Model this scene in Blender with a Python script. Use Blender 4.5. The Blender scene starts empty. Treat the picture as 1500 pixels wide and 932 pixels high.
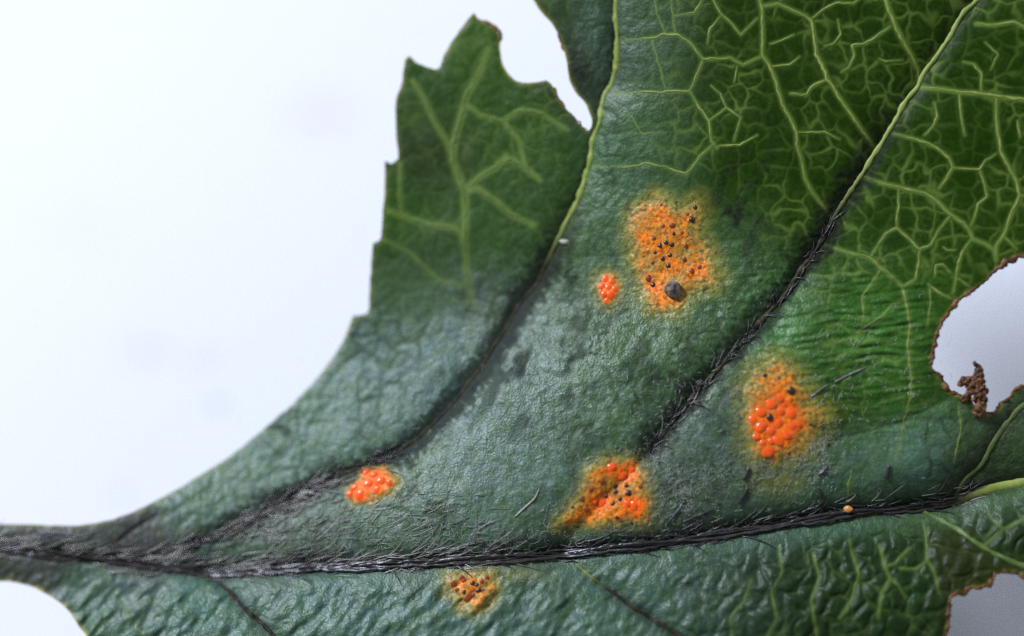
import bpy, math, random
import numpy as np
from mathutils import Vector, Matrix

# ------------------------------------------------------------------ camera, light, exposure
scene = bpy.context.scene
COL = scene.collection
R = math.radians
random.seed(7)
K = 2.0e-5                      # metres per photograph pixel on the leaf
CAM_D = 0.075                   # camera distance
CAM_TILT = R(4.0)
CAM_POS = Vector((0.676*math.sin(CAM_TILT), -0.737*math.sin(CAM_TILT), math.cos(CAM_TILT)))*CAM_D
FWD = (-CAM_POS).normalized()
RIGHT = FWD.cross(Vector((0, 1, 0))).normalized()
UP = RIGHT.cross(FWD).normalized()
TANH = 750*K/CAM_D

cam_data = bpy.data.cameras.new('camera')
cam = bpy.data.objects.new('camera', cam_data)
COL.objects.link(cam)
M = Matrix((RIGHT, UP, -FWD)).transposed().to_4x4()
M.translation = CAM_POS
cam.matrix_world = M
cam_data.sensor_width = 36.0
cam_data.lens = 18.0/TANH
cam_data.clip_start = 0.002
cam_data.clip_end = 20.0
cam_data.dof.use_dof = True
cam_data.dof.focus_distance = CAM_D - 0.0001
cam_data.dof.aperture_fstop = 13.0
scene.camera = cam

world = bpy.data.worlds.new('World')
scene.world = world
world.use_nodes = True
bg = world.node_tree.nodes['Background']
bg.inputs['Color'].default_value = (0.78, 0.87, 1.0, 1)
bg.inputs['Strength'].default_value = 0.30

def area_light(name, direction, dist, size, power, color):
    ld = bpy.data.lights.new(name, 'AREA')
    ld.shape = 'SQUARE'; ld.size = size; ld.energy = power; ld.color = color
    o = bpy.data.objects.new(name, ld)
    COL.objects.link(o)
    d = Vector(direction).normalized()
    o.location = d*dist
    o.rotation_euler = (-d).to_track_quat('-Z', 'Y').to_euler()
    return o
area_light('window_light', (-0.60, 0.58, 0.54), 0.80, 0.18, 12.5, (0.79, 0.85, 1.0))
area_light('side_fill_light', (0.80, 0.45, 0.40), 0.80, 0.40, 0.8, (0.92, 0.96, 1.0))  # added weak fill, no real window; brightens the paper in the right-hand hole

vs = scene.view_settings
vs.view_transform = 'Standard'
vs.look = 'None'
vs.exposure = 0.0
vs.gamma = 1.0
vs.use_curve_mapping = False
scene.render.engine = 'CYCLES'
scene.cycles.use_denoising = False
scene.cycles.max_bounces = 6

# ------------------------------------------------------------------ pixels to places
def ray_at(u, v, z):
    """world points where the lines of sight through pixels (u, v) reach height z (arrays)"""
    a = (u-750.0)/750.0*TANH
    b = -(v-466.0)/750.0*TANH
    dx = FWD.x + RIGHT.x*a + UP.x*b
    dy = FWD.y + RIGHT.y*a + UP.y*b
    dz = FWD.z + RIGHT.z*a + UP.z*b
    t = (z-CAM_POS.z)/dz
    return CAM_POS.x+dx*t, CAM_POS.y+dy*t, z + 0*t

# ------------------------------------------------------------------ numpy helpers
rng = np.random.default_rng(11)
LAT = rng.random((256, 256))

def vnoise(x, y):
    xi = np.floor(x).astype(int); yi = np.floor(y).astype(int)
    fx = x-xi; fy = y-yi
    fx = fx*fx*fx*(fx*(fx*6-15)+10); fy = fy*fy*fy*(fy*(fy*6-15)+10)
    x0 = xi & 255; x1 = (xi+1) & 255; y0 = yi & 255; y1 = (yi+1) & 255
    a = LAT[y0, x0]; b = LAT[y0, x1]; c = LAT[y1, x0]; d = LAT[y1, x1]
    return (a*(1-fx)+b*fx)*(1-fy)+(c*(1-fx)+d*fx)*fy

def noise(u, v, scale, angle=0.0, stretch=1.0, octaves=1, seed=0):
    """value noise -1..1, feature size `scale` px across, `stretch` times longer along `angle` (deg, up-right positive)"""
    ca, sa = math.cos(R(angle)), math.sin(R(angle))
    a = (u*ca - v*sa)/(scale*stretch); b = (u*sa + v*ca)/scale
    out = 0; amp = 1; tot = 0
    for o in range(octaves):
        f = 2.03**o
        out = out + amp*(vnoise(a*f+seed*17.3+o*31.7, b*f+seed*9.1+o*57.1)*2-1)
        tot += amp; amp *= 0.5
    return out/tot

def sstep(a, b, x):
    t = np.clip((x-a)/(b-a), 0, 1)
    return t*t*(3-2*t)

def blob(u, v, cu, cv, ru, rv, ang=0.0):
    ca, sa = math.cos(R(ang)), math.sin(R(ang))
    du, dv = u-cu, v-cv
    a = du*ca - dv*sa; b = du*sa + dv*ca
    return np.exp(-((a/ru)**2+(b/rv)**2))

def smooth_line(pts, step=4.0):
    """Catmull-Rom through the points, resampled about every `step` px"""
    p = np.array(pts, float)
    if len(p) == 2:
        n = max(2, int(np.hypot(*(p[1]-p[0]))/step)+1)
        t = np.linspace(0, 1, n)[:, None]
        return p[0]*(1-t)+p[1]*t
    q = np.vstack([2*p[0]-p[1], p, 2*p[-1]-p[-2]])
    out = []
    for i in range(1, len(q)-2):
        n = max(1, int(np.hypot(*(q[i+1]-q[i]))/step))
        t = (np.arange(n)/n)[:, None]
        out.append(0.5*((2*q[i])+(-q[i-1]+q[i+1])*t+(2*q[i-1]-5*q[i]+4*q[i+1]-q[i+2])*t*t+(-q[i-1]+3*q[i]-3*q[i+1]+q[i+2])*t**3))
    out.append(p[-1:])
    return np.vstack(out)

def line_dist(U, V, line, reach, side=False):
    """distance in px from each grid point to the polyline (up to reach); with side, also + above / - below it and the share along it"""
    D = np.full(U.shape, float(reach)*1.0)
    S = np.zeros(U.shape); T = np.zeros(U.shape)
    us = U[0]; vs_ = V[:, 0]
    n = len(line)-1
    for i in range(n):
        ax, ay = line[i]; bx, by = line[i+1]
        i0 = np.searchsorted(us, min(ax, bx)-reach); i1 = np.searchsorted(us, max(ax, bx)+reach)
        j0 = np.searchsorted(vs_, min(ay, by)-reach); j1 = np.searchsorted(vs_, max(ay, by)+reach)
        if i0 >= i1 or j0 >= j1:
            continue
        u = us[None, i0:i1]; v = vs_[j0:j1, None]
        ex, ey = bx-ax, by-ay
        L2 = ex*ex+ey*ey+1e-9
        t = np.clip(((u-ax)*ex+(v-ay)*ey)/L2, 0, 1)
        px = u-(ax+t*ex); py = v-(ay+t*ey)
        d = np.sqrt(px*px+py*py)
        sub = D[j0:j1, i0:i1]
        m = d < sub
        sub[m] = d[m]
        if side:
            cr = ex*py-ey*px            # >0 : right of travel in a y-down picture (below when going right)
            S[j0:j1, i0:i1][m] = -np.sign(cr[m])
            T[j0:j1, i0:i1][m] = ((i+t)/n)[m]
    return (D, S, T) if side else D

# ------------------------------------------------------------------ traced outline of the leaf (photograph pixels)
OUTLINE = [(-700, 797), (-560, 793), (-420, 788), (-330, 784), (-240, 778), (-150, 771), (-80, 768), (0, 768), (60, 769), (110, 771), (160, 762), (190, 752), (240, 727),
 (290, 698), (345, 662), (390, 625), (430, 590), (465, 553), (490, 520), (507, 490), (517, 463), (528, 462), (538, 458), (541, 440), (543, 400),
 (545, 370), (547, 356), (555, 353), (559, 347), (560, 322), (563, 274), (565, 236), (572, 240), (584, 233), (581, 205), (579, 174),
 (581, 145), (590, 115), (594, 88), (600, 82), (610, 92), (626, 99), (639, 102), (645, 99), (650, 83), (661, 62), (674, 43), (688, 26),
 (695, 20), (701, 28), (715, 35), (725, 42), (733, 54), (732, 70), (736, 91), (744, 107), (755, 119), (771, 122), (784, 120), (800, 118),
 (809, 125), (819, 145), (833, 164), (849, 181), (861, 192), (866, 186), (866, 172), (859, 153), (846, 139), (835, 118), (831, 94),
 (827, 75), (820, 54), (808, 32), (792, 16), (782, 0), (768, -28), (758, -60), (768, -64), (772, -96), (790, -100), (806, -128), (830, -132), (850, -160), (880, -162),
 (905, -190), (980, -185), (1060, -215), (1140, -240), (1240, -280), (1340, -280), (1420, -300), (1500, -270), (1580, -240), (1650, -190),
 (1690, -100), (1700, 0), (1690, 120), (1660, 230), (1610, 310), (1550, 352), (1500, 372), (1483, 378), (1464, 393), (1445, 410), (1430, 421), (1411, 433), (1396, 447),
 (1385, 462), (1377, 478), (1371, 495), (1367, 511), (1365, 530), (1367, 543), (1376, 553), (1385, 567), (1396, 577), (1407, 579),
 (1418, 587), (1428, 598), (1440, 608), (1452, 607), (1461, 601), (1467, 590), (1479, 584), (1490, 571), (1500, 566), (1530, 548), (1580, 530),
 (1640, 520), (1690, 560), (1720, 640), (1725, 720), (1700, 800), (1650, 850), (1580, 862), (1540, 858), (1500, 845), (1485, 838), (1469, 837), (1458, 842), (1448, 856), (1434, 861),
 (1421, 861), (1410, 867), (1399, 869), (1393, 878), (1389, 904), (1385, 932), (1378, 990), (1385, 1050), (1340, 1080), (1320, 1150), (1240, 1175), (1180, 1230), (1060, 1250),
 (960, 1290), (840, 1270), (760, 1290), (640, 1230), (520, 1210), (400, 1150), (300, 1100), (220, 1040), (160, 980), (127, 932), (117, 919), (104, 900),
 (88, 884), (72, 873), (50, 861), (29, 855), (10, 852), (0, 851), (-60, 846), (-150, 836), (-240, 824), (-330, 816), (-420, 812), (-560, 807), (-700, 803)]
OUT = np.array(OUTLINE, float)

# ------------------------------------------------------------------ traced veins
MIDRIB = [(-695, 800), (-560, 800), (-420, 801), (-300, 802), (-150, 803), (0, 805), (107, 815), (187, 825), (267, 834), (330, 838), (434, 834), (541, 829), (676, 822), (761, 817), (828, 811),
 (895, 803), (950, 800), (1000, 792), (1058, 783), (1120, 772), (1180, 762), (1240, 753), (1300, 748), (1350, 742), (1396, 736), (1448, 717), (1500, 706), (1600, 690), (1710, 668)]
V1 = [(190, 822), (250, 808), (300, 790), (340, 772), (380, 752), (421, 731), (461, 713), (501, 695), (541, 682), (582, 664), (617, 638), (655, 600), (699, 546),
 (720, 517), (741, 480), (765, 441), (785, 416), (803, 381), (822, 343), (841, 303), (859, 255), (871, 205), (880, 170), (887, 140), (897, 125), (902, 100), (903, 54), (902, 0), (904, -60), (908, -120), (906, -180)]
V2 = [(820, 800), (850, 770), (895, 722), (930, 685), (960, 651), (986, 617), (1012, 586), (1037, 555), (1063, 528), (1094, 496), (1125, 460), (1145, 438), (1161, 413),
 (1180, 386), (1204, 354), (1220, 320), (1244, 284), (1264, 254), (1287, 215), (1303, 188), (1322, 158), (1341, 132), (1349, 113), (1368, 88), (1389, 56), (1411, 21), (1432, -2), (1470, -70), (1520, -160), (1570, -236)]
V3 = [(1396, 736), (1412, 706), (1437, 680), (1450, 656), (1468, 628), (1483, 610), (1500, 594), (1560, 560), (1640, 530)]
V4 = [(1340, 744), (1369, 758), (1410, 780), (1440, 802), (1467, 815), (1500, 829), (1570, 848)]
V5 = [(300, 836), (331, 862), (360, 892), (387, 917), (420, 950), (480, 1010), (560, 1100), (640, 1225)]
V6 = [(830, 812), (862, 842), (900, 870), (950, 904), (1000, 936), (1080, 990), (1160, 1080), (1200, 1210)]
V0 = [(135, 817), (160, 801), (187, 780), (205, 767), (228, 752)]
MAIN = {'midrib': MIDRIB, 'V1': V1, 'V2': V2, 'V3': V3, 'V4': V4, 'V5': V5, 'V6': V6, 'V0': V0}
MAINL = {k: smooth_line(v, 8.0) for k, v in MAIN.items()}

# smaller veins: (half width px, points)
MINOR = [
 (3.4, [(1345, 126), (1345, 104), (1336, 83), (1322, 59), (1311, 37), (1301, 11), (1292, -20), (1280, -80)]),
 (3.0, [(1281, 216), (1268, 198), (1244, 164), (1231, 145), (1212, 115), (1204, 94), (1196, 80), (1193, 54), (1188, 30), (1180, 23), (1163, 16), (1139, 5), (1117, 9)]),
 (3.0, [(1105, -90), (1108, -40), (1112, -2), (1116, 16), (1117, 54), (1116, 80), (1128, 97), (1136, 118), (1140, 133), (1147, 156), (1158, 174), (1166, 193), (1167, 212), (1173, 230), (1179, 262), (1190, 282), (1204, 300), (1216, 318)]),
 (3.4, [(1348, 128), (1384, 131), (1405, 135), (1437, 137), (1464, 142), (1500, 146), (1570, 160), (1650, 170)]),
 (3.0, [(1459, 145), (1459, 172), (1462, 198), (1466, 223), (1478, 245), (1489, 266), (1494, 287), (1486, 303), (1478, 322), (1470, 344), (1459, 360), (1459, 378)]),
 (2.2, [(1470, 346), (1489, 365)]), (2.2, [(1494, 287), (1520, 286), (1560, 292)]),
 (2.6, [(1309, 196), (1330, 201), (1349, 206), (1373, 217), (1390, 231), (1396, 245), (1387, 260), (1375, 276)]),
 (2.0, [(1396, 246), (1435, 248), (1443, 236), (1459, 225)]),
 (2.4, [(1435, 248), (1443, 272), (1446, 287), (1432, 300), (1427, 319), (1422, 331)]),
 (3.2, [(1263, 258), (1290, 268), (1317, 274), (1355, 283), (1373, 295), (1392, 314), (1411, 327), (1421, 339), (1424, 350), (1443, 357), (1456, 366), (1459, 381)]),
 (2.4, [(1424, 350), (1417, 358), (1408, 373), (1401, 402), (1396, 429)]),
 (2.4, [(1392, 316), (1376, 335), (1363, 359), (1347, 366), (1328, 346), (1314, 334), (1298, 341), (1287, 357), (1275, 376)]),
 (2.0, [(1314, 334), (1314, 314), (1316, 300), (1316, 276)]), (2.4, [(1347, 366), (1345, 386), (1341, 408), (1323, 420)]),
 (2.8, [(1205, 358), (1228, 365), (1253, 373), (1274, 377), (1290, 392), (1306, 405), (1322, 420), (1327, 443), (1333, 474), (1330, 508), (1333, 538), (1336, 560), (1333, 586), (1325, 613), (1319, 643), (1310, 673)]),
 (2.0, [(1290, 393), (1278, 415), (1263, 433), (1266, 464), (1254, 500)]), (1.8, [(1325, 443), (1308, 445), (1291, 464), (1269, 478), (1243, 496)]),
 (2.0, [(1360, 417), (1373, 427), (1394, 438)]), (1.6, [(1361, 418), (1363, 444), (1358, 480)]), (1.8, [(1369, 405), (1372, 389), (1381, 388), (1392, 400)]),
 (1.6, [(1381, 362), (1389, 367), (1400, 366)]), (1.8, [(1403, 408), (1422, 421)]),
 (2.4, [(1303, 39), (1287, 51), (1268, 64), (1248, 67), (1251, 81), (1243, 99), (1233, 105)]), (1.8, [(1207, 68), (1220, 64), (1231, 51), (1227, 29)]),
 (2.2, [(1188, 28), (1207, 13), (1226, 3), (1250, 5), (1272, -12)]), (1.8, [(1287, 86), (1298, 90), (1322, 88)]), (2.0, [(1180, 141), (1193, 123), (1211, 116)]),
 (2.8, [(1429, 35), (1456, 37), (1486, 32), (1500, 40), (1540, 50)]), (2.2, [(1437, 136), (1437, 107), (1427, 94), (1411, 91)]),
 (2.0, [(1368, 150), (1373, 172), (1366, 186), (1354, 198)]), (2.2, [(1405, 138), (1408, 172), (1413, 198)]), (2.0, [(1491, 177), (1494, 201)]),
 (1.6, [(1451, 102), (1462, 80), (1443, 62)]),
 (2.6, [(903, 60), (924, 58), (954, 56), (973, 50), (991, 50), (1010, 62), (1021, 75), (1029, 87), (1053, 86), (1069, 84), (1088, 95), (1116, 82)]),
 (2.6, [(1029, 88), (1021, 110), (1010, 134), (975, 134), (943, 135), (893, 139)]), (2.4, [(1010, 134), (1023, 156), (1038, 177), (1042, 207), (1050, 217)]),
 (2.6, [(1046, 210), (1026, 228), (1018, 239), (1005, 255), (992, 252), (976, 245), (946, 239), (919, 245), (865, 244)]),
 (2.0, [(1038, 177), (1064, 158), (1085, 172), (1075, 206)]), (1.8, [(1064, 158), (1056, 139), (1042, 126)]), (1.8, [(954, 58), (967, 99), (975, 132)]),
 (2.2, [(1035, -40), (1045, 0), (1056, 21), (1072, 35), (1085, 51), (1109, 27)]), (1.8, [(1056, 22), (1040, 43), (1036, 64)]), (2.0, [(1036, -30), (1029, 0), (1018, 19), (989, 23)]),
 (1.6, [(988, 50), (986, 23), (982, -10)]), (1.8, [(958, -20), (962, 18), (974, 48)]),
 (1.6, [(1080, 97), (1075, 121)]), (1.8, [(1128, 64), (1144, 59), (1163, 51)]), (1.8, [(1131, 97), (1158, 94), (1171, 83)]), (2.4, [(1158, 137), (1182, 139), (1187, 129), (1211, 116)]),
 (1.8, [(1168, 193), (1209, 194), (1230, 204)]), (1.4, [(914, 161), (927, 174), (940, 196), (975, 194)]), (1.8, [(1050, 214), (1083, 212), (1109, 198)]),
 # the lobe beside the sinus
 (5.0, [(716, 72), (701, 107), (682, 142), (674, 174), (664, 207), (663, 235), (672, 260), (680, 279), (681, 314), (680, 354), (683, 397), (690, 440)]),
 (4.0, [(604, 118), (621, 145), (637, 180), (653, 205), (663, 228)]), (4.0, [(682, 276), (704, 257), (728, 244), (741, 228)]), (4.0, [(728, 240), (748, 232), (768, 244), (790, 263)]),
 (4.0, [(684, 279), (700, 276), (723, 292), (749, 314), (782, 330)]), (4.0, [(568, 308), (588, 316), (634, 330), (666, 333), (680, 348)]),
 (3.4, [(680, 150), (704, 169), (736, 177), (760, 205), (768, 240)]), (3.4, [(736, 177), (762, 160), (792, 165), (830, 190)]), (3.0, [(560, 350), (600, 370), (640, 408), (680, 420)]), (3.0, [(588, 316), (585, 270), (586, 240)]),
 # below the midrib
 (2.6, [(1288, 799), (1296, 829), (1304, 848), (1291, 869), (1286, 905)]), (2.2, [(1296, 829), (1310, 826), (1331, 803)]), (2.0, [(1304, 848), (1315, 856), (1326, 875)]),
 (2.4, [(1244, 790), (1248, 810), (1258, 842), (1248, 877), (1230, 905)]), (2.2, [(1352, 762), (1356, 783), (1358, 820), (1369, 839), (1375, 868)]), (2.0, [(1358, 822), (1340, 834), (1318, 832)]),
 (2.4, [(1100, 850), (1090, 880), (1070, 905), (1072, 940)]), (2.2, [(1140, 800), (1146, 836), (1130, 870), (1138, 905), (1120, 940)]), (2.2, [(1190, 810), (1200, 845), (1188, 880), (1196, 930)]),
 (2.6, [(150, 832), (163, 857), (173, 879), (197, 911), (215, 945)]), (2.2, [(1500, 760), (1470, 775), (1440, 800)]), (2.0, [(1444, 740), (1452, 760), (1470, 775)]),
 (2.2, [(1247, 690), (1243, 715), (1241, 735)]), (2.2, [(1404, 590), (1408, 625), (1402, 655), (1395, 690)]),
]
MINORL = [(w, np.array(p, float)) for w, p in MINOR]

# ------------------------------------------------------------------ rust lesions (photograph pixels)
LESIONS = {
 'A': dict(poly=[(965, 287), (995, 300), (1024, 296), (1029, 319), (1019, 341), (1043, 370), (1053, 408), (1043, 420), (1013, 435), (986, 457), (954, 456), (941, 429), (925, 386), (919, 343), (927, 312)], lift=2.2e-5, rim=16),
 'B': dict(poly=[(1102, 545), (1140, 521), (1170, 545), (1192, 584), (1210, 602), (1202, 636), (1179, 664), (1140, 677), (1106, 672), (1090, 643), (1087, 605), (1089, 574)], lift=7e-5, rim=18),
 'C': dict(poly=[(880, 672), (935, 668), (950, 700), (956, 740), (945, 765), (900, 775), (860, 771), (830, 774), (810, 772), (830, 745), (850, 715), (862, 685)], lift=5e-5, rim=12),
 'D': dict(poly=[(505, 715), (520, 703), (535, 685), (560, 684), (583, 703), (572, 720), (545, 732), (520, 739), (507, 728)], lift=6e-5, rim=9),
 'E': dict(poly=[(880, 403), (900, 402), (911, 418), (908, 440), (892, 449), (877, 440), (872, 420)], lift=6e-5, rim=12),
 'F': dict(poly=[(654, 842), (690, 836), (722, 840), (730, 860), (718, 885), (698, 898), (674, 892), (654, 872)], lift=5e-5, rim=12),
}

def z5(o, s, pts):       # points read off an enlarged view, back to photograph pixels
    return [(o[0]+a/s, o[1]+b/s, r/s, c) for (a, b, r, c) in pts]
PUST = {
 'A': z5((820, 220), 3.7275, [(555, 300, 11, 'b'), (740, 312, 14, 'k'), (722, 380, 19, 'k'), (700, 350, 12, 'b'), (565, 412, 11, 'b'), (612, 412, 17, 'b'), (515, 485, 14, 'b'), (622, 456, 12, 'k'), (548, 520, 14, 'k'), (580, 504, 12, 'k'),
   (612, 516, 14, 'k'), (520, 560, 12, 'k'), (602, 574, 13, 'k'), (562, 592, 14, 'k'), (594, 633, 15, 'k'), (680, 596, 14, 'b'), (506, 612, 10, 'b'), (720, 660, 14, 'b'), (765, 640, 12, 'b'), (490, 700, 24, 'b'), (850, 560, 8, 'b'), (690, 520, 12, 'b'), (670, 450, 10, 'b'), (510, 735, 16, 'k')]),
 'B': z5((960, 450), 3.882, [(705, 515, 24, 'r'), (737, 550, 22, 'r'), (655, 550, 26, 'r'), (600, 595, 26, 'r'), (710, 592, 27, 'r'), (775, 602, 26, 'r'), (650, 626, 24, 'k'), (605, 680, 28, 'r'), (700, 657, 29, 'r'), (655, 708, 25, 'r'),
   (780, 680, 26, 'r'), (745, 722, 27, 'r'), (700, 756, 27, 'r'), (640, 815, 34, 'r'), (815, 662, 20, 'r'), (560, 640, 22, 'r'), (580, 735, 22, 'r'), (773, 476, 25, 'k'), (625, 390, 12, 'k'), (700, 402, 11, 'b'), (735, 545, 9, 'b'), (880, 665, 10, 'k'), (760, 828, 11, 'k'), (975, 782, 15, 'k'), (845, 600, 8, 'b'), (660, 760, 22, 'r'), (610, 775, 20, 'r')]),
 'C': z5((600, 680), 3.7275, [(1125, 120, 15, 'k'), (1185, 120, 13, 'k'), (1125, 152, 13, 'k'), (1195, 158, 17, 'k'), (1075, 175, 12, 'k'), (1150, 190, 13, 'k'), (1110, 215, 14, 'k'), (1260, 125, 13, 'b'), (1050, 95, 15, 'b'), (990, 140, 12, 'b'), (940, 190, 15, 'b'),
   (1050, 210, 22, 'r'), (965, 247, 17, 'b'), (1225, 225, 24, 'r'), (890, 235, 9, 'k'), (1190, 215, 18, 'r'), (1160, 60, 24, 'r'), (1210, 30, 22, 'r'), (1100, 20, 22, 'r'), (1130, 290, 10, 'k'), (1210, 320, 10, 'k'), (1010, 200, 14, 'r')]),
 'D': z5((300, 600), 3.7275, [(855, 475, 28, 'r'), (902, 412, 28, 'r'), (825, 432, 26, 'r'), (960, 400, 26, 'r'), (1010, 405, 22, 'r'), (930, 365, 24, 'r'), (885, 350, 20, 'r'), (800, 465, 20, 'r'), (945, 440, 20, 'r')]),
 'E': z5((820, 220), 3.7275, [(258, 706, 20, 'r'), (290, 722, 18, 'r'), (238, 742, 21, 'r'), (272, 752, 22, 'r'), (304, 758, 18, 'r'), (246, 786, 20, 'r'), (284, 792, 21, 'r'), (262, 824, 19, 'r'), (228, 772, 14, 'r')]),
 'F': z5((600, 680), 3.7275, [(285, 622, 17, 'b'), (240, 655, 17, 'b'), (395, 640, 15, 'b'), (422, 622, 14, 'b'), (345, 652, 16, 'k'), (375, 690, 14, 'k'), (320, 732, 24, 'b'), (300, 700, 14, 'k'), (260, 690, 14, 'b'), (365, 660, 14, 'k'), (350, 715, 13, 'b'), (400, 690, 11, 'b'), (300, 640, 14, 'b')]),
}

def poly_sd(U, V, poly):
    """signed distance in px to a closed polygon, + inside"""
    p = np.array(poly+[poly[0]], float)
    D = np.full(U.shape, 1e9); inside = np.zeros(U.shape, bool)
    for i in range(len(p)-1):
        ax, ay = p[i]; bx, by = p[i+1]
        ex, ey = bx-ax, by-ay
        t = np.clip(((U-ax)*ex+(V-ay)*ey)/(ex*ex+ey*ey+1e-9), 0, 1)
        D = np.minimum(D, np.hypot(U-ax-t*ex, V-ay-t*ey))
        if ay != by:
            inside ^= ((ay > V) != (by > V)) & (U < ax+(V-ay)/(by-ay)*ex)
    return np.where(inside, D, -D)

# tissue colour from place to place (linear albedo), part of the teal sheen painted in
TINTS = [(1400, 60, .028, .066, .008), (1300, 300, .028, .068, .008), (1180, 120, .030, .066, .014), (1000, 60, .036, .070, .030), (930, 200, .036, .078, .030),
 (1100, 250, .032, .074, .014), (1260, 480, .042, .110, .020), (1330, 560, .038, .100, .020), (1180, 470, .040, .100, .022), (860, 60, .030, .055, .030), (840, 110, .024, .034, .018),
 (620, 150, .034, .076, .016), (700, 60, .046, .100, .014), (620, 220, .034, .052, .018), (760, 180, .036, .086, .012), (720, 320, .040, .090, .024), (590, 420, .050, .085, .040), (560, 300, .040, .096, .016), (700, 450, .066, .090, .066),
 (560, 560, .060, .098, .078), (430, 660, .062, .102, .074), (280, 730, .060, .095, .066), (650, 520, .060, .094, .078), (780, 540, .058, .086, .060), (720, 660, .062, .098, .076),
 (900, 480, .042, .074, .026), (880, 580, .050, .086, .042), (1040, 400, .034, .070, .018), (980, 500, .038, .072, .022), (1040, 640, .056, .078, .054), (600, 760, .060, .088, .056), (760, 760, .060, .092, .066), (440, 790, .050, .068, .044),
 (1010, 730, .052, .070, .046), (1340, 650, .052, .086, .062), (1260, 680, .048, .080, .046), (1430, 640, .040, .060, .024), (1460, 670, .026, .046, .010), (1250, 820, .026, .062, .030), (1340, 850, .026, .068, .026),
 (1150, 830, .034, .066, .042), (1000, 860, .042, .074, .050), (880, 880, .046, .082, .058), (700, 920, .046, .084, .066), (500, 880, .048, .088, .072), (300, 880, .048, .092, .070), (150, 860, .050, .084, .066), (130, 920, .034, .074, .040),
 (60, 790, .052, .046, .048), (200, 800, .055, .046, .046), (40, 840, .050, .050, .044), (1460, 780, .040, .074, .040), (1440, 830, .048, .070, .016), (1400, 830, .050, .060, .020)]

# ------------------------------------------------------------------ all fields of the leaf on a regular grid of pixels
def voronoi(u, v, cell, seed):
    a = u/cell; b = v/cell
    ia = np.floor(a).astype(int); ib = np.floor(b).astype(int)
    f1 = np.full(u.shape, 9.0); f2 = np.full(u.shape, 9.0)
    for di in (-1, 0, 1):
        for dj in (-1, 0, 1):
            ca = ia+di; cb = ib+dj
            jx = LAT[(cb+seed) & 255, (ca+3*seed) & 255]; jy = LAT[(cb+5*seed+77) & 255, (ca+seed+131) & 255]
            d = np.hypot(ca+0.1+0.8*jx-a, cb+0.1+0.8*jy-b)
            nf1 = np.minimum(f1, d)
            f2 = np.minimum(f2, np.maximum(f1, d)); f1 = nf1
    return (f2-f1)*cell

# slope of the bend towards the light, integrated once
_dd = np.linspace(-1500, 1500, 3001)
_ss = -0.11*sstep(-60, -230, _dd) + 0.10*sstep(-160, 0, _dd) + 0.26*np.exp(-((_dd-115)/200)**2) - 0.02*sstep(300, 600, _dd)
_hh = -np.cumsum(_ss)*1.0
_hh -= np.interp(0, _dd, _hh)

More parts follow.
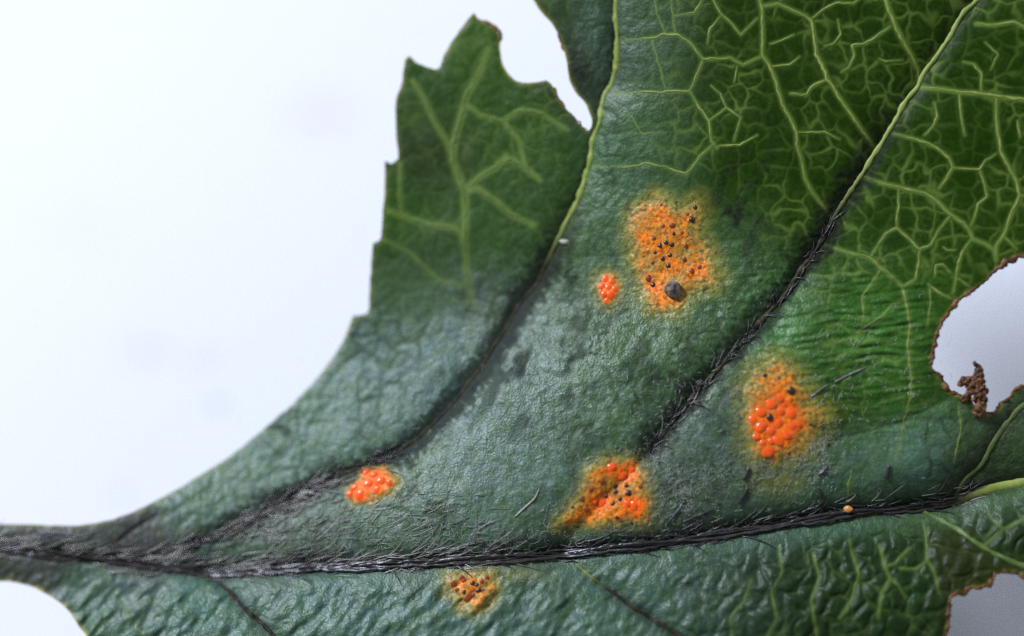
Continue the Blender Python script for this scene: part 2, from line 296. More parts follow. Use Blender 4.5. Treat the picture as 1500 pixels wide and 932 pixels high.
def fields(U, V):
    F = {}
    d = -0.676*(U-550) - 0.737*(V-830)
    mid, ms, mt = line_dist(U, V, MAINL['midrib'], 1400, True)
    above = ms > 0
    d1, s1, t1 = line_dist(U, V, MAINL['V1'], 260, True)
    d2, s2, t2 = line_dist(U, V, MAINL['V2'], 260, True)
    d3 = line_dist(U, V, MAINL['V3'], 160); d4 = line_dist(U, V, MAINL['V4'], 160)
    d5 = line_dist(U, V, MAINL['V5'], 160); d6 = line_dist(U, V, MAINL['V6'], 160); d0 = line_dist(U, V, MAINL['V0'], 60)
    # macro form (px units, turned into metres at the end)
    sm = np.where(above, mid, -mid)
    H = np.interp(d, _dd, _hh)
    H = H*(1-0.8*blob(U, V, 20, 830, 330, 120))
    wup = sstep(540, 330, V)
    H = H*(1-wup) + wup*(-70*sstep(1180, 560, U) + 0.045*(430-V) + 6)
    lower = sstep(20, -60, sm)
    H = H*(1-lower) + lower*(np.interp(d+mid*0.4, _dd, _hh)*0.5 + 13*sstep(0, 150, mid) - 22*sstep(120, 420, mid))
    def groove(dist, g, w):
        return -g*np.exp(-np.sqrt(dist*dist+9)/w)
    H += groove(mid, 22, 42)
    H += groove(mid, 7, 10)
    k1 = sstep(0.10, 0.22, t1)
    H += groove(d1, 10, 40)*(0.35+0.65*k1)
    up1 = sstep(360, 260, V)
    H += groove(d1, 6+6*(s1 > 0)*up1, 11)*(0.4+0.6*k1)
    H += groove(d2, 11, 42) + groove(d2, 6, 11)
    H += groove(d3, 14, 36) + groove(d4, 6, 22) + groove(d5, 10, 24) + groove(d6, 9, 26) + groove(d0, 4, 12)
    # crease running from the torn hole to the rust patch
    cr, cs, ct = line_dist(U, V, CREASE, 90, True)
    H += -4.0*np.exp(-cr/14.0)*sstep(0, .15, ct) + 9*blob(U, V, 1345, 682, 110, 34, 14)
    # off the picture the blade sinks to the paper
    H -= 90*sstep(1540, 1730, U)**1.5 + 90*sstep(-20, -320, V)**1.5 + 560*sstep(950, 1290, V)**1.5 + 600*sstep(-60, -690, U)**1.2
    # smaller veins
    vm = np.zeros(U.shape); vd = np.full(U.shape, 40.0)
    for w, ln in MINORL:
        dl = line_dist(U, V, ln, 40)
        vd = np.minimum(vd, dl)
        vm = np.maximum(vm, np.exp(-(dl/(w*1.25))**2)*min(1, 0.35+w*0.18))
    wu = U+9*noise(U, V, 30, seed=3)+4*noise(U, V, 12, seed=5); wv = V+9*noise(U, V, 30, seed=4)+4*noise(U, V, 12, seed=6)
    vo = voronoi(wu, wv, 31, 3); vo2 = voronoi(wu*1.0+5, wv, 13, 9)
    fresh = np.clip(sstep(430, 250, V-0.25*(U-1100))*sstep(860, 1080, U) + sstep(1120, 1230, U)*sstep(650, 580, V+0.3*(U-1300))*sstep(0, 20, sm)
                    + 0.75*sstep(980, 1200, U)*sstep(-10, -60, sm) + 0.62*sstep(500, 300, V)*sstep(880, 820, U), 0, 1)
    patch = sstep(-0.35, 0.5, noise(U, V, 55, octaves=2, seed=21))
    net = np.exp(-(vo/4.0)**2)*(0.22+0.78*patch)*0.64
    net2 = np.exp(-(vo2/3.6)**2)*0.14*patch
    vm2 = np.maximum(net, net2)*(0.05+0.95*fresh)*sstep(1, 6, vd)*np.where(above, 1.0, 0.55)
    F['vein'] = np.clip(np.maximum(vm*(0.35+0.65*np.maximum(fresh, blob(U, V, 700, 240, 200, 240))), vm2), 0, 1)
    # puckered tissue between the veins
    cellh = np.minimum(vd, np.minimum(vo*0.9, 14.0))
    grey0 = 1-fresh
    pucker = sstep(0, 13, np.minimum(cellh, 14))
    lowr = sstep(900, 1150, U)*sstep(-15, -50, sm)
    H += pucker*(0.45*fresh + 0.15 + 0.5*grey0) + pucker*2.4*lowr
    # crinkles and grain
    gran = np.clip(1-fresh, 0.25, 1)*(0.55+0.75*sstep(-.4, .5, noise(U, V, 65, octaves=2, seed=45)))
    wob = 3*noise(U, V, 26, seed=40)
    H += gran*(0.55*noise(U, V, 9, seed=8) + 0.42*noise(U+wob, V, 5.2, seed=9) + 0.9*noise(U, V, 24, octaves=2, seed=10))
    H += 2.6*noise(U, V, 75, octaves=2, seed=44)
    crin = blob(U, V, 1275, 500, 120, 105) + 0.5*blob(U, V, 1120, 470, 60, 60)
    H += crin*(3.0*noise(U, V+5*noise(U, V, 60, seed=12), 5.0, 5, 6.0, seed=11) + 0.9*noise(U, V, 5, -22, 4, seed=13))
    lowl = sstep(-14, -40, sm)*sstep(1150, 800, U)
    H += lowl*(3.5*noise(U, V+4*noise(U, V, 40, seed=14), 13, 42, 3.0, seed=15) + 1.5*noise(U, V, 7, 55, 2.2, seed=16))
    H += lowr*(4.2*noise(U, V, 26, 55, 1.6, octaves=2, seed=17) + 0.9*noise(U, V, 9, 48, 2.0, seed=18))
    # streaks that run with the blade towards the stalk
    stk = sstep(700, 250, U)*sstep(5, 30, sm)
    H += stk*0.8*noise(U, V, 10, 28, 5.0, seed=19)
    # black staining along the veins
    fr = np.clip(1+0.6*noise(U, V, 22, octaves=3, seed=23)+0.55*noise(U, V, 6, octaves=2, seed=24), .2, 2.2)
    side_up = np.where(above, 1.0, 0.0)
    band = np.exp(-(np.maximum(mid-6, 0)/((9+8*sstep(120, 380, U))*fr*(0.35+0.65*side_up)))**1.5)*sstep(-200, 30, U+0*V)*sstep(1560, 1420, U)*(1-0.5*(1-side_up))
    b1 = sstep(32, 11, d1/(fr*np.where(s1 > 0, 0.95, 1.0)))*sstep(0.02, 0.12, t1)*sstep(0.70, 0.55, t1)
    fade2 = sstep(0.10, 0.17, t2)*sstep(0.70, 0.50, t2)
    b2 = sstep(38, 10, d2/(fr*np.where(s2 > 0, 1.1, 0.7)))*fade2
    b3 = 0.75*np.exp(-(d3/(22*fr))**1.5)*np.where(V > 600, 1, 0.6)
    b0 = 0.9*np.exp(-(d0/(6*fr))**1.5)
    b4 = 0.8*np.exp(-(d5/(11*fr))**1.5) + 0.75*np.exp(-(d6/(12*fr))**1.5)*sstep(840, 900, U)
    grey = np.clip(1-fresh, 0, 1)*np.where(above, 1.0, .6)
    lines = 0.55*np.exp(-(vo/5.0)**2)*sstep(-.05, .45, noise(U, V, 60, octaves=2, seed=27))*grey
    lines = lines + 0.35*np.exp(-(vo2/4.0)**2)*sstep(.0, .5, noise(U, V, 70, octaves=2, seed=28))*grey
    mott = 1.5*sstep(0.0, 0.40, noise(U, V, 20, 60, 1.8, octaves=3, seed=25))*(0.55*blob(U, V, 780, 530, 170, 160)+0.55*blob(U, V, 1080, 330, 50, 130, -12)+0.45*blob(U, V, 880, 380, 90, 40)+0.4*blob(U, V, 1010, 560, 90, 60)+0.35*blob(U, V, 980, 720, 160, 50))
    spk = sstep(0.20, 0.5, noise(U, V, 6, octaves=2, seed=26))*(0.35+0.65*sstep(-.2, .4, noise(U, V, 50, octaves=2, seed=29)))*np.clip(0.9*blob(U, V, 930, 560, 300, 230)+0.7*blob(U, V, 1050, 730, 220, 50)+.5*blob(U, V, 560, 800, 300, 40)+.5*blob(U, V, 1080, 280, 90, 160), 0, 1)
    base = 0.22*blob(U, V, 120, 800, 240, 40)*fr
    corner = 0.6*blob(U, V, 848, 100, 16, 50, 20)
    F['dark'] = np.clip(np.maximum.reduce([band*0.98, b1*0.92, b2*0.95, b3, b0, b4, mott, spk*0.8, lines, base, corner]), 0, 1)
    # rust
    wN = 4.5*noise(U, V, 14, octaves=2, seed=30)+4*noise(U, V, 40, seed=31)
    fz = noise(U, V, 6, octaves=2, seed=34)
    orange = np.zeros(U.shape); yellow = np.zeros(U.shape); lift = np.zeros(U.shape)
    us = U[0]; vs_ = V[:, 0]
    for key, L in LESIONS.items():
        p = np.array(L['poly'])
        i0 = np.searchsorted(us, p[:, 0].min()-60); i1 = np.searchsorted(us, p[:, 0].max()+60)
        j0 = np.searchsorted(vs_, p[:, 1].min()-60); j1 = np.searchsorted(vs_, p[:, 1].max()+60)
        if i0 >= i1 or j0 >= j1:
            continue
        sl = (slice(j0, j1), slice(i0, i1))
        sd = poly_sd(U[sl], V[sl], L['poly'])+wN[sl]
        orange[sl] = np.maximum(orange[sl], sstep(-6, L['rim']*1.25, sd+5*fz[sl]))
        yellow[sl] = np.maximum(yellow[sl], sstep(-L['rim']*1.7, 6, sd))
        lift[sl] = np.maximum(lift[sl], sstep(-4, L['rim']*1.3, sd)*L['lift']/K)
    yellow = np.maximum(yellow, 0.75*blob(U, V, 1140, 705, 38, 22)*(0.6+0.4*fr))
    yellow = np.maximum(yellow, 0.55*blob(U, V, 740, 842, 60, 12, 0))
    yellow = np.maximum(yellow, 0.6*blob(U, V, 925, 765, 36, 12, 0))
    orange = np.clip(orange*(1-0.75*sstep(0.22, 0.45, noise(U, V, 5, octaves=2, seed=35))*(1-.7*sstep(.85, 1, orange))), 0, 1)
    F['orange'] = orange*(1-0.65*sstep(0.05, 0.6, noise(U, V, 18, octaves=3, seed=33))*(1-0.5*sstep(.8, 1, orange)))
    F['yellow'] = yellow
    red = np.zeros(U.shape)
    for key in LESIONS:
        for (pu, pv, pr, c_) in PUST[key]:
            if c_ == 'r':
                i0 = np.searchsorted(us, pu-5*pr); i1 = np.searchsorted(us, pu+5*pr); j0 = np.searchsorted(vs_, pv-5*pr); j1 = np.searchsorted(vs_, pv+5*pr)
                if i0 < i1 and j0 < j1:
                    sl = (slice(j0, j1), slice(i0, i1))
                    red[sl] = np.maximum(red[sl], np.exp(-((U[sl]-pu)**2+(V[sl]-pv)**2)/(1.9*pr)**2))
    F['red'] = red
    F['lift'] = lift
    keep = 1-0.85*np.clip(orange*1.3, 0, 1)
    F['dark'] *= keep
    F['dark'] = np.maximum(F['dark'], 0.8*sstep(0.30, 0.5, noise(U, V, 5, octaves=2, seed=36))*np.clip(yellow*1.2, 0, 1)*(1-.8*orange))
    F['vein'] *= keep
    # tint of the tissue; outside fresh areas extra blue-green is painted in for sheen
    acc = np.zeros(U.shape+(3,)); wsum = np.zeros(U.shape)+1e-9
    for (cu, cv, r, g, b) in TINTS:
        w = 1.0/(((U-cu)**2+(V-cv)**2)/3600.0+0.25)**2
        wsum += w
        acc += w[..., None]*np.array((r, g, b))
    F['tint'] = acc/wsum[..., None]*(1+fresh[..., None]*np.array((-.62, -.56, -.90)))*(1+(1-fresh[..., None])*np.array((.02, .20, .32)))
    F['tint'] *= (1-0.38*lowr)[..., None]*(1+blob(U, V, 1285, 500, 105, 105)[..., None]*np.array((.55, 1.15, .3)))
    F['grit'] = np.clip(1-0.75*fresh+0.8*crin, .25, 1)
    F['rim'] = np.zeros(U.shape)
    F['H'] = H*K
    return F

CREASE = smooth_line([(1404, 577), (1370, 594), (1333, 613), (1295, 626), (1257, 636), (1222, 644)], 8)

# ------------------------------------------------------------------ mesh helpers
def link(o, parent=None):
    COL.objects.link(o)
    if parent is not None:
        o.parent = parent
    return o

def mesh_object(name, verts, faces, mat, parent=None, smooth=True):
    me = bpy.data.meshes.new(name)
    me.from_pydata([tuple(p) for p in verts], [], faces)
    me.materials.append(mat)
    if smooth:
        me.polygons.foreach_set('use_smooth', [True]*len(me.polygons))
    me.update()
    return link(bpy.data.objects.new(name, me), parent)

def quad_mesh(name, co, quads, mat):
    me = bpy.data.meshes.new(name)
    n, m = len(co), len(quads)
    me.vertices.add(n); me.vertices.foreach_set('co', co.astype(np.float32).ravel())
    me.loops.add(4*m); me.loops.foreach_set('vertex_index', quads.astype(np.int32).ravel())
    me.polygons.add(m)
    me.polygons.foreach_set('loop_start', np.arange(0, 4*m, 4, dtype=np.int32))
    me.polygons.foreach_set('loop_total', np.full(m, 4, np.int32))
    me.polygons.foreach_set('use_smooth', np.ones(m, bool))
    me.materials.append(mat)
    me.update(calc_edges=True)
    me.validate()
    return me

def set_attr(me, name, arr):
    if arr.ndim == 2:
        a = me.attributes.new(name, 'FLOAT_COLOR', 'POINT')
        a.data.foreach_set('color', np.hstack([arr, np.ones((len(arr), 1))]).astype(np.float32).ravel())
    else:
        a = me.attributes.new(name, 'FLOAT', 'POINT')
        a.data.foreach_set('value', arr.astype(np.float32))

# ------------------------------------------------------------------ materials
class NT:
    def __init__(self, name):
        self.m = bpy.data.materials.new(name); self.m.use_nodes = True
        self.t = self.m.node_tree; self.t.nodes.clear()
        self.out = self.t.nodes.new('ShaderNodeOutputMaterial')
        self.p = self.t.nodes.new('ShaderNodeBsdfPrincipled')
        self.t.links.new(self.p.outputs[0], self.out.inputs['Surface'])
        self.tc = self.t.nodes.new('ShaderNodeTexCoord')
    def set(self, inp, val):
        if hasattr(val, 'is_linked') or hasattr(val, 'links'):
            self.t.links.new(val, inp)
        else:
            inp.default_value = val
    def attr(self, name, col=False):
        n = self.t.nodes.new('ShaderNodeAttribute'); n.attribute_name = name
        return n.outputs['Color'] if col else n.outputs['Fac']
    def noise(self, scale, detail=3, rough=0.55, coord=None):
        n = self.t.nodes.new('ShaderNodeTexNoise')
        self.set(n.inputs['Vector'], coord or self.tc.outputs['Object'])
        n.inputs['Scale'].default_value = scale; n.inputs['Detail'].default_value = detail; n.inputs['Roughness'].default_value = rough
        return n.outputs['Fac']
    def vor(self, scale):
        n = self.t.nodes.new('ShaderNodeTexVoronoi')
        self.set(n.inputs['Vector'], self.tc.outputs['Object']); n.inputs['Scale'].default_value = scale
        return n.outputs['Distance']
    def ramp(self, fac, a, b, lo=0.0, hi=1.0):
        n = self.t.nodes.new('ShaderNodeMapRange'); n.clamp = True
        self.set(n.inputs['Value'], fac)
        n.inputs['From Min'].default_value = a; n.inputs['From Max'].default_value = b
        n.inputs['To Min'].default_value = lo; n.inputs['To Max'].default_value = hi
        return n.outputs['Result']
    def math(self, op, a, b=0.0):
        n = self.t.nodes.new('ShaderNodeMath'); n.operation = op
        self.set(n.inputs[0], a); self.set(n.inputs[1], b)
        return n.outputs[0]
    def mix(self, fac, a, b, mode='MIX'):
        n = self.t.nodes.new('ShaderNodeMix'); n.data_type = 'RGBA'; n.blend_type = mode
        self.set(n.inputs['Factor'], fac)
        self.set(n.inputs['A'] if False else n.inputs[6], a if not isinstance(a, tuple) else (*a, 1))
        self.set(n.inputs[7], b if not isinstance(b, tuple) else (*b, 1))
        return n.outputs[2]
    def bump(self, h, dist, strength=1.0):
        n = self.t.nodes.new('ShaderNodeBump')
        n.inputs['Strength'].default_value = strength; n.inputs['Distance'].default_value = dist
        self.set(n.inputs['Height'], h)
        self.t.links.new(n.outputs[0], self.p.inputs['Normal'])
    def shade(self, color, rough, spec=0.5):
        self.set(self.p.inputs['Base Color'], color if not isinstance(color, tuple) else (*color, 1))
        self.set(self.p.inputs['Roughness'], rough)
        self.set(self.p.inputs['Specular IOR Level'], spec)
        return self.m

def leaf_material():
    t = NT('leaf_tissue')
    n1 = t.noise(2600, 4); n2 = t.noise(9000, 3); n3 = t.noise(700, 3)
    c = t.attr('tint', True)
    c = t.mix(t.ramp(n1, .3, .7), c, t.mix(1.0, c, (0.60, 0.72, 0.30), 'MULTIPLY'))
    c = t.mix(t.ramp(n2, .45, .75, 0, .5), c, t.mix(1.0, c, (1.9, 1.8, 1.7), 'MULTIPLY'))
    c = t.mix(t.ramp(n3, .35, .7, 0, .35), c, t.mix(1.0, c, (1.25, 1.05, .9), 'MULTIPLY'))
    c = t.mix(t.math('MULTIPLY', t.attr('vein'), 0.72), c, (.150, .220, .040))
    ylw = t.mix(t.ramp(n2, .35, .7), (.27, .25, .026), (.15, .13, .02))
    c = t.mix(t.math('MULTIPLY', t.attr('yellow'), t.ramp(n1, .25, .7, .95, .55)), c, ylw)
    dk = t.mix(t.ramp(n2, .4, .7), (.004, .004, .005), (.020, .016, .017))
    c = t.mix(t.math('MULTIPLY', t.attr('dark'), t.ramp(n1, .25, .75, 1.0, .75)), c, dk)
    org = t.mix(t.ramp(n1, .35, .65), (.78, .165, .006), (.62, .20, .014))
    org = t.mix(t.ramp(n2, .46, .62, 0, .8), org, (.17, .055, .008))
    org = t.mix(t.ramp(t.noise(1700, 3), .47, .64, 0, .8), org, (.20, .13, .016))
    tan = t.mix(t.ramp(n2, .44, .62), (.62, .27, .055), (.17, .07, .02))
    org = t.mix(t.ramp(t.attr('orange'), .45, .98), tan, org)
    org = t.mix(t.attr('red'), org, t.mix(t.ramp(n1, .3, .7), (.86, .075, .003), (.85, .15, .006)))
    c = t.mix(t.attr('orange'), c, org)
    rimc = t.mix(t.ramp(n1, .4, .6), (.30, .22, .02), (.17, .19, .02))
    c = t.mix(t.attr('rim'), c, rimc)
    bh = t.math('ADD', t.math('MULTIPLY', t.noise(11000, 3, .6), 1.0), t.math('MULTIPLY', t.vor(14000), 0.7))
    bh = t.math('MULTIPLY', bh, t.attr('grit'))
    t.bump(bh, 1.7e-5, 0.9)
    r = t.ramp(n2, .3, .7, .36, .54)
    r = t.math('ADD', r, t.math('MULTIPLY', t.attr('dark'), 0.12))
    sp = t.ramp(t.attr('grit'), .25, 1, .07, .42)
    sp = t.math('MULTIPLY', sp, t.math('SUBTRACT', 1.0, t.math('MAXIMUM', t.math('MULTIPLY', t.attr('dark'), .9), t.math('MULTIPLY', t.attr('orange'), .6))))
    return t.shade(c, r, sp)

def simple_material(name, ca, cb, rough, spec, scale, bump=0.0, attr=None):
    t = NT(name)
    c = t.mix(t.ramp(t.noise(scale, 4), .3, .7), ca, cb)
    if attr:
        c = t.mix(t.attr(attr), c, t.mix(t.ramp(t.noise(scale*2, 3), .4, .7), (.012, .010, .010), (.05, .035, .02)))
    if bump:
        t.bump(t.noise(scale*2.5, 4), bump)
    return t.shade(c, rough, spec)

MAT_LEAF = leaf_material()
def vein_material():
    t = NT('vein_tissue')
    c = t.mix(t.ramp(t.noise(2500, 4), .3, .7), (.14, .20, .026), (.24, .275, .06))
    c = t.mix(t.attr('dull'), c, t.mix(t.ramp(t.noise(1500, 3), .3, .7), (.036, .080, .012), (.070, .115, .024)))
    c = t.mix(t.attr('dark'), c, t.mix(t.ramp(t.noise(5000, 3), .4, .7), (.008, .007, .007), (.05, .034, .016)))
    t.bump(t.noise(6000, 4), 1.4e-5)
    return t.shade(c, .52, t.ramp(t.attr('dark'), 0, 1, .35, .10))
MAT_VEIN = vein_material()
MAT_FIBRE = simple_material('midrib_fibre', (.008, .008, .010), (.035, .028, .026), .33, .7, 3000, 1.2e-5)
MAT_HAIR = simple_material('leaf_hair', (.018, .016, .015), (.34, .32, .28), .3, .75, 700)
MAT_FUZZ = simple_material('leaf_fuzz', (.16, .18, .14), (.50, .52, .44), .35, .7, 1500)
MAT_RED = simple_material('rust_pustule', (.74, .06, .003), (.70, .12, .006), .22, .5, 1.6)
MAT_BLACK = simple_material('ripe_pustule', (.010, .006, .005), (.05, .012, .006), .35, .5, 2.2)
MAT_BROWN = simple_material('burnt_pustule', (.26, .040, .006), (.10, .022, .008), .4, .4, 2.2)
MAT_TORN = simple_material('torn_dry_edge', (.020, .008, .004), (.19, .075, .022), .55, .35, 3600, 3e-5)
MAT_GRAIN = simple_material('grey_grain', (.03, .024, .018), (.30, .25, .20), .65, .3, 5200, 9e-5)
MAT_CRUMB = simple_material('orange_crumb', (.50, .22, .04), (.30, .10, .02), .35, .5, 3500, 2e-5)
MAT_FLAKE = simple_material('pale_flake', (.40, .40, .33), (.28, .28, .22), .5, .4, 3000, 1e-5)

# ------------------------------------------------------------------ the paper
PAPER_Z = -0.0130
def paper_material():
    t = NT('white_paper')
    n1 = t.noise(220, 3); n2 = t.noise(30, 2)
    c = t.mix(t.ramp(n2, .3, .7), (.79, .795, .87), (.82, .81, .865))
    sep = t.t.nodes.new('ShaderNodeSeparateXYZ'); t.t.links.new(t.tc.outputs['Object'], sep.inputs[0])
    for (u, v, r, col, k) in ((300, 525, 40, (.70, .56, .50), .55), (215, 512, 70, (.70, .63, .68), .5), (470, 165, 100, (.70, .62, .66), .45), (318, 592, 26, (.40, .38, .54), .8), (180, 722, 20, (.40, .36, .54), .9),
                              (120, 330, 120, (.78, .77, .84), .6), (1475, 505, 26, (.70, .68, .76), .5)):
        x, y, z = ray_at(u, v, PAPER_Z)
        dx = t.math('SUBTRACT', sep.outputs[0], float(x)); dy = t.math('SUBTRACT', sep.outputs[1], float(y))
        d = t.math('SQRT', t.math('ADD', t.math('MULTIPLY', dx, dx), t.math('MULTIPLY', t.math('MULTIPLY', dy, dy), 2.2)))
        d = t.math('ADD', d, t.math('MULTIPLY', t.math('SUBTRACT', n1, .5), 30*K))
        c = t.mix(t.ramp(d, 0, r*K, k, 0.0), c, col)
    t.bump(t.noise(900, 4), 1e-5)
    return t.shade(c, .75, .25)
paper = mesh_object('paper', [(-.4, -.4, 0), (.4, -.4, 0), (.4, .4, 0), (-.4, .4, 0)], [(0, 1, 2, 3)], paper_material(), None, False)
paper.location = (0, 0, PAPER_Z)
paper['kind'] = 'structure'

# ------------------------------------------------------------------ the leaf
STEP = 2.0
us = np.arange(-710, 1740, STEP); vs_ = np.arange(-320, 1300, STEP)
U, V = np.meshgrid(us, vs_)
FB = fields(U, V)

def smooth_closed(pts):
    p = np.array(pts, float); out = []
    n = len(p)
    for i in range(n):
        a, b, c, d = p[i-1], p[i], p[(i+1) % n], p[(i+2) % n]
        m = max(1, int(np.hypot(*(c-b))/3.0))
        t = (np.arange(m)/m)[:, None]
        # half way between straight and rounded, so that teeth keep their points
        cr = 0.5*((2*b)+(-a+c)*t+(2*a-5*b+4*c-d)*t*t+(-a+3*b-3*c+d)*t**3)
        out.append(0.5*cr+0.5*(b*(1-t)+c*t))
    q = np.vstack(out)
    n1 = noise(q[:, 0], q[:, 1], 18, octaves=2, seed=50); n2 = noise(q[:, 0], q[:, 1], 18, octaves=2, seed=51)
    return q+np.stack([n1, n2], 1)*1.3
EDGE = smooth_closed(OUTLINE)

inside = np.zeros(U.shape, bool)
for i in range(len(EDGE)):
    ax, ay = EDGE[i-1]; bx, by = EDGE[i]
    if ay == by:
        continue
    j0 = np.searchsorted(vs_, min(ay, by)); j1 = np.searchsorted(vs_, max(ay, by))
    if j0 < j1:
        vv = vs_[j0:j1, None]
        inside[j0:j1] ^= us[None, :] < ax+(vv-ay)/(by-ay)*(bx-ax)
edge_d = line_dist(U, V, np.vstack([EDGE, EDGE[:1]]), 30)
FB['rim'] = np.exp(-(edge_d/3.2)**2)*(0.45+0.35*noise(U, V, 20, seed=60))
FB['rim'] = np.clip(FB['rim']*(1+1.6*blob(U, V, 70, 880, 130, 90)+0.8*blob(U, V, 780, 130, 60, 40)), 0, 1)
FB['H'] += -2.0*K*np.exp(-edge_d/5.0)      # the margin turns down slightly
cells = inside[:-1, :-1] | inside[1:, :-1] | inside[:-1, 1:] | inside[1:, 1:]
used = np.zeros(U.shape, bool)
used[:-1, :-1] |= cells; used[1:, :-1] |= cells; used[:-1, 1:] |= cells; used[1:, 1:] |= cells
Us = U.copy(); Vs = V.copy()
for (j, i) in np.argwhere(used & ~inside):      # pull the outermost ring onto the traced edge
    a = EDGE; b = np.roll(EDGE, -1, 0)
    e = b-a
    t = np.clip(((U[j, i]-a[:, 0])*e[:, 0]+(V[j, i]-a[:, 1])*e[:, 1])/((e**2).sum(1)+1e-9), 0, 1)
    p = a+e*t[:, None]
    k = np.argmin((p[:, 0]-U[j, i])**2+(p[:, 1]-V[j, i])**2)
    Us[j, i], Vs[j, i] = p[k]
idx = np.full(U.shape, -1)
idx[used] = np.arange(used.sum())
HB = FB['H']
x, y, z = ray_at(Us[used], Vs[used], HB[used])
co = np.stack([x, y, z], 1)
jj, ii = np.nonzero(cells)
quads = np.stack([idx[jj+1, ii], idx[jj+1, ii+1], idx[jj, ii+1], idx[jj, ii]], 1)

def height_at(u, v):
    fu = np.clip((np.asarray(u, float)-us[0])/STEP, 0, len(us)-1.001); fv = np.clip((np.asarray(v, float)-vs_[0])/STEP, 0, len(vs_)-1.001)
    i = fu.astype(int); j = fv.astype(int); a = fu-i; b = fv-j
    return (HB[j, i]*(1-a)+HB[j, i+1]*a)*(1-b)+(HB[j+1, i]*(1-a)+HB[j+1, i+1]*a)*b
def surf(u, v, up=0.0):
    x, y, z = ray_at(np.asarray(u, float), np.asarray(v, float), height_at(u, v)+up)
    return np.stack([x, y, z], -1)

leaf = bpy.data.objects.new('hawthorn_leaf', None)
leaf.empty_display_size = 0.004
COL.objects.link(leaf)
leaf['label'] = 'dark green lobed leaf with orange rust patches and torn holes on white paper'
leaf['category'] = 'leaf'

THICK = 0.00014
nv = len(co)
ed = np.concatenate([quads[:, [0, 1]], quads[:, [1, 2]], quads[:, [2, 3]], quads[:, [3, 0]]])
key = np.minimum(ed[:, 0], ed[:, 1]).astype(np.int64)*nv+np.maximum(ed[:, 0], ed[:, 1])
_, first, cnt = np.unique(key, return_index=True, return_counts=True)
be = ed[first[cnt == 1]]
under = quads[:, ::-1]+nv
wall = np.stack([be[:, 1], be[:, 0], be[:, 0]+nv, be[:, 1]+nv], 1)
me = quad_mesh('leaf_blade', np.vstack([co, co-np.array([0, 0, THICK])]), np.vstack([quads, under, wall]), MAT_LEAF)
two = lambda a: np.concatenate([a, a])
for k in ('vein', 'dark', 'orange', 'yellow', 'rim', 'grit', 'red'):
    set_attr(me, k, two(FB[k][used]))
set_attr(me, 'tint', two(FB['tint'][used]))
blade = link(bpy.data.objects.new('leaf_blade', me), leaf)

# ------------------------------------------------------------------ tubes that follow the blade
def tube(line, width, height, lift, sides=6, taper=(0.3, 0.3), seed=0, wob=0.15, ramp=0.12):
    """verts, faces, share-along for a flattened tube lying on the blade; line in px, width/height in px (arrays or numbers)"""
    P = surf(line[:, 0], line[:, 1])
    n = len(P)
    s = np.linspace(0, 1, n)
    T = np.gradient(P, axis=0); T /= np.linalg.norm(T, axis=1)[:, None]+1e-12
    Z = np.array([0, 0, 1.0])
    S = np.cross(T, Z); S /= np.linalg.norm(S, axis=1)[:, None]+1e-12
    N = np.cross(S, T)
    w = np.broadcast_to(width, (n,))*(1+wob*noise(line[:, 0], line[:, 1], 7, seed=seed+70))
    prof = np.minimum(1, np.minimum(taper[0]+s/ramp, taper[1]+(1-s)/ramp))
    w = w*prof
    h = np.broadcast_to(height, (n,))*prof
    verts = []
    for k in range(sides):
        a = 2*math.pi*k/sides
        verts.append(P+S*(w*K*math.cos(a))[:, None]+N*((h*math.sin(a)+lift)*K)[:, None])
    verts = np.stack(verts, 1).reshape(-1, 3)
    faces = [(i*sides+k, i*sides+(k+1) % sides, (i+1)*sides+(k+1) % sides, (i+1)*sides+k) for i in range(n-1) for k in range(sides)]
    faces.append(tuple(range(sides-1, -1, -1))); faces.append(tuple((n-1)*sides+k for k in range(sides)))
    return verts, faces, s

def vein_object(name, line, width, height, lift, parent, dark=None, sides=8, dull=0.0, **kw):
    v, f, s = tube(line, width, height, lift, sides, **kw)
    o = mesh_object(name, v, f, MAT_VEIN, parent)
    dk = np.zeros(len(s)) if dark is None else dark(line, s)
    set_attr(o.data, 'dark', np.repeat(dk, sides))
    set_attr(o.data, 'dull', np.full(len(s)*sides, float(dull)))
    return o

def dark_from_blade(extra):
    def f(line, s):
        i = ((line[:, 0]-us[0])/STEP).astype(int).clip(0, len(us)-1); j = ((line[:, 1]-vs_[0])/STEP).astype(int).clip(0, len(vs_)-1)
        return np.clip(FB['dark'][j, i]*extra, 0, 1)
    return f

fine = {k: smooth_line(v, 4.0) for k, v in MAIN.items()}
def jagged(pts, step, seed):
    sm_ = smooth_line(pts, step)
    # angular: part of the way back to the straight runs between the traced joints
    p = np.array(pts, float); out = []
    seg = np.concatenate([[0], np.cumsum(np.hypot(*np.diff(p, axis=0).T))])
    t = np.linspace(0, seg[-1], len(sm_))
    st = np.stack([np.interp(t, seg, p[:, 0]), np.interp(t, seg, p[:, 1])], 1)
    st = st+np.stack([noise(st[:, 0], st[:, 1], 9, octaves=2, seed=seed+300), noise(st[:, 0], st[:, 1], 9, octaves=2, seed=seed+340)], 1)*2.0
    return st
def wander(line, amp, seed, size=30):
    return line+np.stack([noise(line[:, 0], line[:, 1], size, seed=seed), noise(line[:, 0], line[:, 1], size, seed=seed+1)], 1)*amp
mid_line = fine['midrib']
midrib = vein_object('midrib', mid_line, 8.5, 5.0, 0.0, leaf, dark=lambda l, s: np.clip(sstep(1470, 1400, l[:, 0])*1.0, 0, 1)*0.97, taper=(1, 1))
